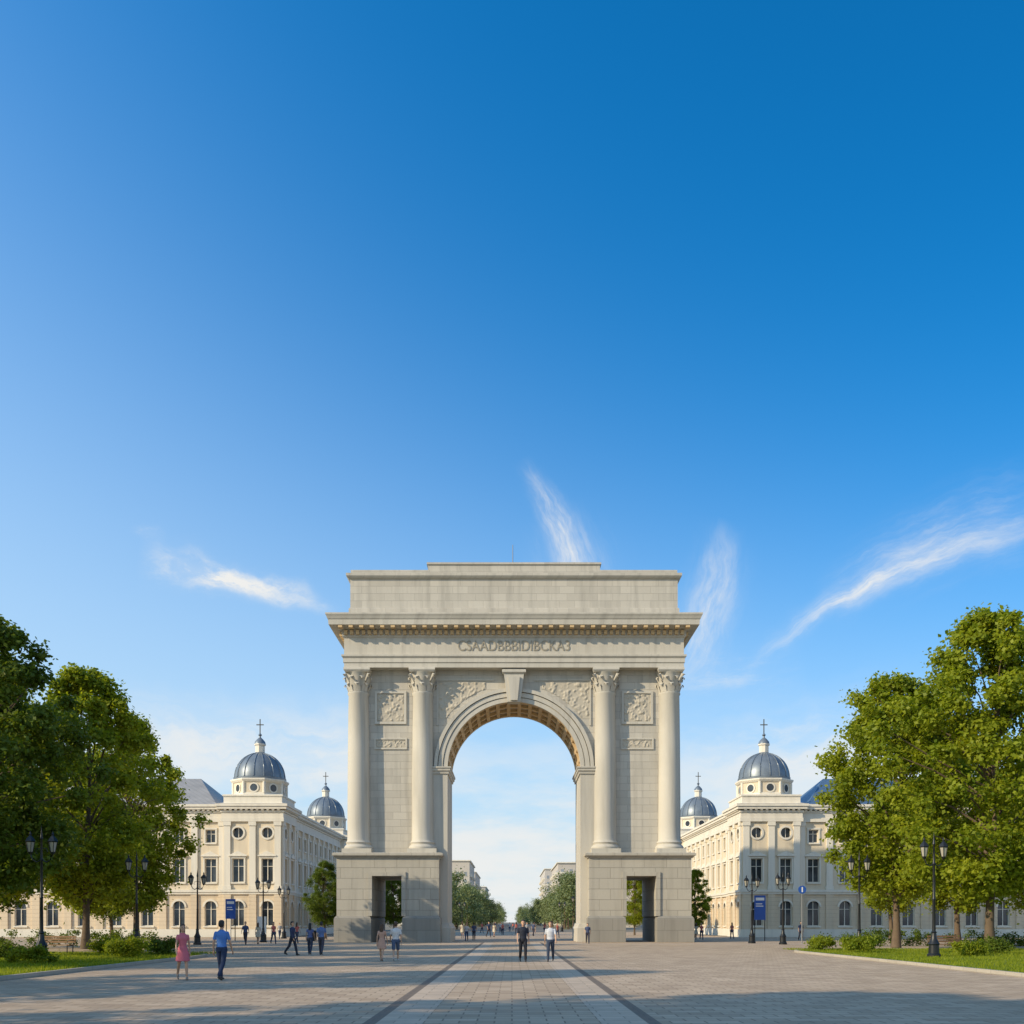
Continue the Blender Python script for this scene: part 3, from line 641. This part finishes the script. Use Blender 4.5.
# ------------------------------------------------------------------ signs, poles, benches, bins
M['blue']=simple('blue_sign_paint',(.02,.09,.38),.4); M['white']=simple('white_paint',(.75,.75,.73),.5); M['wood']=simple('bench_wood',(.20,.11,.05),.6,0,.3,8); M['steel']=simple('galvanised_steel',(.35,.36,.36),.4,.6)
def board(x,y,w_,z0,z1,m_):
    e=empty('information_sign',(x,y,0)); b=MB(); b.tube([(-w_/2+.05,0,0),(-w_/2+.05,0,z1)],[.04,.04],8); b.tube([(w_/2-.05,0,0),(w_/2-.05,0,z1)],[.04,.04],8); b.obj('posts',[M['iron']],e)
    b=MB(); b.box(-w_/2,w_/2,-.1,-.045,z0,z1); b.obj('panel',[m_],e); b=MB(); b.box(-w_/2+.12,w_/2-.12,-.108,-.101,z1-.45,z1-.2)
    b.box(-w_/2+.12,w_/2-.3,-.108,-.101,z1-.8,z1-.72); b.box(-w_/2+.12,w_/2-.2,-.108,-.101,z1-1.0,z1-.92); b.obj('stripes',[M['white']],e)
board(22.3,90,1.0,1.9,4.1,M['blue']); board(-25.6,91,.9,2.0,3.8,M['blue']); board(-22.0,88,.8,.6,2.2,M['white'])
def pole(x,y,h):
    e=empty('traffic_sign',(x,y,0)); b=MB(); b.tube([(0,0,0),(0,0,h)],[.05,.04],8); b.obj('post',[M['steel']],e)
    b=MB(); b.tube([(0,-.06,h-.4),(0,-.09,h-.4)],[.32,.32],24); b.obj('disc',[M['blue']],e); b=MB(); b.box(-.05,.05,-.1,-.092,h-.6,h-.2); b.obj('arrow_bar',[M['white']],e)
pole(23.2,80,4.7); pole(-27.0,96,4.0)
def bench(x,y,rz):
    e=empty('park_bench',(x,y,.1),rz); b=MB()
    for k in range(4): b.box(-.9,.9,-.25+.12*k,-.16+.12*k,.43,.47)
    b.obj('seat',[M['wood']],e); b=MB()
    for k in range(3): b.box(-.9,.9,.26+.02*k,.29+.02*k,.55+.13*k,.64+.13*k)
    b.obj('backrest',[M['wood']],e); b=MB()
    for s in (-.75,.75):
        b.tube([(s,-.22,0),(s,-.22,.43)],[.025,.025],6); b.tube([(s,.22,0),(s,.25,.43),(s,.34,.95)],[.025,.025,.02],6); b.tube([(s,-.24,.41),(s,.26,.41)],[.02,.02],6); b.tube([(s,-.22,.43),(s,-.2,.66),(s,.28,.68)],[.018,.018,.018],6)
    b.obj('iron_legs',[M['iron']],e)
bench(22.6,52,.2); bench(-23,50.5,-.2); bench(-24.5,41,.6); bench(25.5,47,-.5)
def bin_(x,y):
    b=MB(); b.lathe([(.2,0),(.22,.1),(.26,.85),(.29,.88),(.29,.93),(.2,.95)],0,0,12)
    for k in range(12): a=PI/6*k; b.tube([(.23*math.cos(a),.23*math.sin(a),.1),(.27*math.cos(a),.27*math.sin(a),.86)],[.015,.015],4)
    o=b.obj('litter_bin',[M['iron']]); o.location=(x,y,0)
bin_(-17.9,90)

# ------------------------------------------------------------------ people
SK=simple('skin',(.52,.31,.20),.5,0,.08); EYE=simple('eye_dark',(.03,.02,.02),.3); LIP=simple('lips',(.42,.14,.12),.5)
def cloth(c): return simple('cloth',c,.85,0,.2,9)
def segd(P,p0,r0,p1,r1):
    p0=np.array(p0);p1=np.array(p1);d=p1-p0;L=max(1e-9,d@d); t=np.clip(((P-p0)@d)/L,0,1); return np.linalg.norm(P-(p0+t[:,None]*d),axis=1)-(r0+(r1-r0)*t)
def ringd(P,rg):
    z=np.array([r[2] for r in rg]); ip=lambda i:np.interp(P[:,2],z,[r[i] for r in rg])
    rx,ry=ip(3),ip(4); d=(np.sqrt(((P[:,0]-ip(0))/rx)**2+((P[:,1]-ip(1))/ry)**2)-1)*np.minimum(rx,ry)
    return d+np.maximum(0,np.maximum(z[0]-P[:,2],P[:,2]-z[-1]))*3
def person_mesh(nm,top,bottom,hair,shoe,kind='man',stride=.35,vox=.014,shorts=False,dress=False,long_sleeve=False,armbend=.25,fingers=True):
    fw=kind=='woman'; pr=[]
    cap=lambda p0,r0,p1,r1,m:pr.append(('c',tuple(p0),r0,tuple(p1),r1,m)); rg=lambda r,m:pr.append(('r',r,m))
    sw=.165 if fw else .195; hipw=.165 if fw else .155
    body=[(0,0,.84,hipw*.93,.105),(0,0,.92,hipw,.118),(0,0,1.0,hipw*.93,.108)]
    rg(body,1 if dress else 2)
    wst=.105 if fw else .14
    rg([(0,0,.97,hipw*.97,.115),(0,0,1.08,wst+.008,.095),(0,-.005,1.2,wst+.02,.108),(0,-.012 if fw else 0,1.31,(.145 if fw else .175),.125 if fw else .12),(0,.0,1.39,sw*.90,.095),(0,.005,1.44,sw*.62,.07),(0,.006,1.48,.06,.056)],1)
    if dress: rg([(0,0,.60,.225,.19),(0,0,.66,.215,.18),(0,0,.80,.19,.15),(0,0,.92,.165,.122),(0,0,1.02,.13,.105)],1)
    cap((0,.008,1.43),.054,(0,-.012,1.56),.047,0)
    rg([(0,-.05,1.518,.03,.035),(0,-.038,1.54,.052,.06),(0,-.018,1.58,.066,.082),(0,-.006,1.635,.073,.094),(0,0,1.685,.076,.097),(0,.004,1.725,.064,.082),(0,.006,1.75,.035,.045)],0)
    cap((0,-.094,1.655),.009,(0,-.112,1.618),.014,0)
    for s in (-1,1): cap((s*.076,.008,1.655),.016,(s*.074,.006,1.625),.011,0)
    rg([(0,.045,1.565,.05,.045),(0,.04,1.60,.078,.07),(0,.032,1.66,.084,.082),(0,.012,1.70,.084,.098),(0,.008,1.74,.072,.088),(0,.008,1.77,.04,.05)],3)
    if fw: rg([(0,.075,1.36,.07,.03),(0,.075,1.45,.088,.045),(0,.062,1.55,.09,.06),(0,.04,1.66,.086,.08)],3)
    minz=9
    hands=[]
    for s in (-1,1):
        f=stride*s; hip=Vector((s*.088,0,.92)); kn=hip+.43*Vector((s*.01,-math.sin(f),-math.cos(f)))
        kb=f-.10
        if f<0: kb=f-.35
        an=kn+.42*Vector((0,-math.sin(kb),-math.cos(kb)))
        bare=dress or shorts
        if shorts: cap(hip,.098,kn+Vector((0,0,.05)),.078,2); cap(kn,.054,an,.036,0); 
        elif dress: cap(hip,.08,kn,.052,0); cap(kn,.052,an,.034,0)
        else: cap(hip,.095,kn,.07,2); cap(kn,.07,an+Vector((0,0,.03)),.055,2)
        calf=kn.lerp(an,.3)+Vector((0,.014,0)); cap(calf,.052 if bare else .062,kn.lerp(an,.5)+Vector((0,.01,0)),.045 if bare else .058,0 if bare else 2)
        tilt=0 if f>=0 else .45
        toe=an+Vector((0,-.15*math.cos(tilt),-.05-.15*math.sin(tilt))); heel=an+Vector((0,.045,-.045)); cap(heel,.036,toe,.03,4); cap(an,.038,an+Vector((0,-.07,-.04)),.036,4)
        minz=min(minz,heel.z-.036,toe.z-.03)
        g_=-f*.8+.03; sh=Vector((s*(sw-.012),.0,1.39)); elb=sh+.285*Vector((s*.19,-math.sin(g_),-math.cos(g_))); fb=g_+armbend
        wr=elb+.25*Vector((s*.04,-math.sin(fb),-math.cos(fb)))
        am=1 if long_sleeve else 0
        cap(sh,.050 if not fw else .043,sh.lerp(elb,.62 if not fw else .4),.049 if not fw else .040,1)
        cap(sh.lerp(elb,.3),.044 if not fw else .036,elb,.037 if not fw else .030,am); cap(elb,.037 if not fw else .030,wr,.025,am)
        dr=(wr-elb).normalized(); pe=wr+dr*.085; cap(wr,.024,wr+dr*.045,.03,0); cap(wr+dr*.045+Vector((0,-.016,0)),.02,pe+Vector((0,-.018,0)),.018,0); cap(wr+dr*.045+Vector((0,.016,0)),.02,pe+Vector((0,.018,0)),.016,0)
        hands.append((s,wr,dr,pe))
    b=MB()
    for p in pr:
        if p[0]=='c': b.capsule(p[1],p[2],p[3],p[4],14)
        else: b.rings(p[1],20)
    me0=b.mesh('t',[]); o=mkobj('t',me0); md=o.modifiers.new('r','REMESH'); md.mode='VOXEL'; md.voxel_size=vox; md.adaptivity=0
    bpy.context.view_layer.update(); me=bpy.data.meshes.new_from_object(o.evaluated_get(bpy.context.evaluated_depsgraph_get())); bpy.data.objects.remove(o)
    bm=bmesh.new(); bm.from_mesh(me)
    for _ in range(2): bmesh.ops.smooth_vert(bm,verts=bm.verts,factor=.5,use_axis_x=True,use_axis_y=True,use_axis_z=True)
    out=MB(); bm.verts.index_update(); out.v=[tuple(v.co) for v in bm.verts]; out.f=[[v.index for v in f.verts] for f in bm.faces]
    P=np.array([f.calc_center_median()[:] for f in bm.faces]); bm.free()
    D=np.stack([segd(P,p[1],p[2],p[3],p[4]) if p[0]=='c' else ringd(P,p[1]) for p in pr],1); mm=np.array([p[-1] for p in pr]); out.m=[int(x) for x in mm[D.argmin(1)]]
    if fingers:
        for s,wr,dr,pe in hands:
            inward=Vector((-s,0,0))
            for k,(off,ln) in enumerate(((-.028,.068),(-.010,.078),(.010,.073),(.027,.056))):
                q0=pe+Vector((0,off,0))-dr*.01; q1=q0+dr*ln*.55; q2=q1+(dr*.85+inward*.5).normalized()*ln*.5
                out.capsule(q0,.0095,q1,.0088,6,0); out.capsule(q1,.0088,q2,.007,6,0)
            t0=wr+dr*.025+Vector((0,-.022,0)); t1=t0+(dr*.6+Vector((0,-.8,0))).normalized()*.035; t2=t1+(dr+Vector((0,-.15,0))+inward*.3).normalized()*.032
            out.capsule(t0,.012,t1,.0105,6,0); out.capsule(t1,.0105,t2,.008,6,0)
        for s in (-1,1):
            out.capsule((s*.03,-.0885,1.648),.0085,(s*.034,-.087,1.648),.0085,6,5); out.capsule((s*.022,-.094,1.668),.004,(s*.045,-.086,1.668),.004,5,3)
        out.capsule((-.02,-.092,1.585),.0055,(.02,-.092,1.585),.0055,6,6)
    out.v=[(x,y,z-minz) for x,y,z in out.v]
    mats=[SK,cloth(top),cloth(bottom),simple('hair',hair,.6),simple('shoe_leather',shoe,.5),EYE,LIP]
    m_=out.mesh(nm,mats,False,False); m_.polygons.foreach_set('use_smooth',[True]*len(m_.polygons)); return m_
def person(me,x,y,rz,h):
    nm=me.name.split('.')[0]; o=mkobj(nm,me,loc=(x,y,.005)); o.rotation_euler=(0,0,rz); s=h/1.77; o.scale=(s,s,s); return o
DK=(.02,.018,.016); BR=(.07,.04,.022)
person(person_mesh('woman',(.60,.15,.19),(.5,.12,.16),BR,(.25,.2,.16),'woman',.26,dress=True),-9.65,29.3,.5,1.66)
person(person_mesh('man',(.07,.19,.50),(.015,.03,.075),DK,(.03,.03,.03),'man',.22),-8.48,29.2,PI-.2,1.76)
person(person_mesh('woman',(.50,.30,.22),(.45,.3,.22),BR,(.3,.2,.15),'woman',.3,dress=True),-5.65,43.4,PI-.1,1.66)
person(person_mesh('man',(.62,.60,.58),(.07,.10,.17),BR,(.4,.4,.4),'man',-.28,shorts=True),-5.08,43.7,PI+.1,1.74)
person(person_mesh('man',(.015,.02,.035),(.012,.014,.022),DK,(.02,.02,.02),'man',.2),.47,42.6,.1,1.80)
person(person_mesh('man',(.50,.52,.56),(.03,.045,.08),BR,(.05,.04,.03),'man',-.3),1.65,42.9,-.1,1.76)
person(person_mesh('man',(.03,.04,.09),(.02,.025,.04),DK,(.02,.02,.02),'man',.3,.018,long_sleeve=True),-11.2,51,1.2,1.76)
person(person_mesh('woman',(.10,.13,.28),(.03,.04,.07),DK,(.1,.1,.1),'woman',.25,.018),-10.5,52,PI,1.66)
person(person_mesh('man',(.10,.16,.33),(.05,.05,.07),DK,(.02,.02,.02),'man',.3,.018),-9.8,51.4,PI,1.74)
far=[person_mesh('man',(.05,.07,.14),(.03,.03,.05),DK,DK,'man',.3,.026,fingers=False),person_mesh('man',(.45,.45,.45),(.04,.06,.12),DK,DK,'man',-.28,.026,fingers=False),
     person_mesh('woman',(.45,.12,.10),(.04,.05,.09),BR,DK,'woman',.28,.026,fingers=False),person_mesh('woman',(.5,.45,.35),(.3,.3,.3),BR,DK,'woman',.25,.026,dress=True,fingers=False)]
for i,(x,y) in enumerate([(-20,75),(-19.3,76),(-18.6,78),(-17.2,80),(-4.0,88),(-3.5,92),(-2.6,112),(-2.0,113),(-1.2,128),(.6,140),(1.8,120),(2.6,121),(5.9,78),(3.4,150),(-4.5,150),(4.4,135),(-.4,170),(2.2,185),(-3.2,190),(17.5,95),(18.2,96),(22,100),(-23,99),(-15.5,100),(26,90),(-5.2,105),(5.0,110),(.2,200),(-1.8,155),(3.8,170)]):
    person(far[(i*7+i//3)%4],x,y,[0,PI,.6,PI-.5][i%4],random.uniform(1.62,1.8))
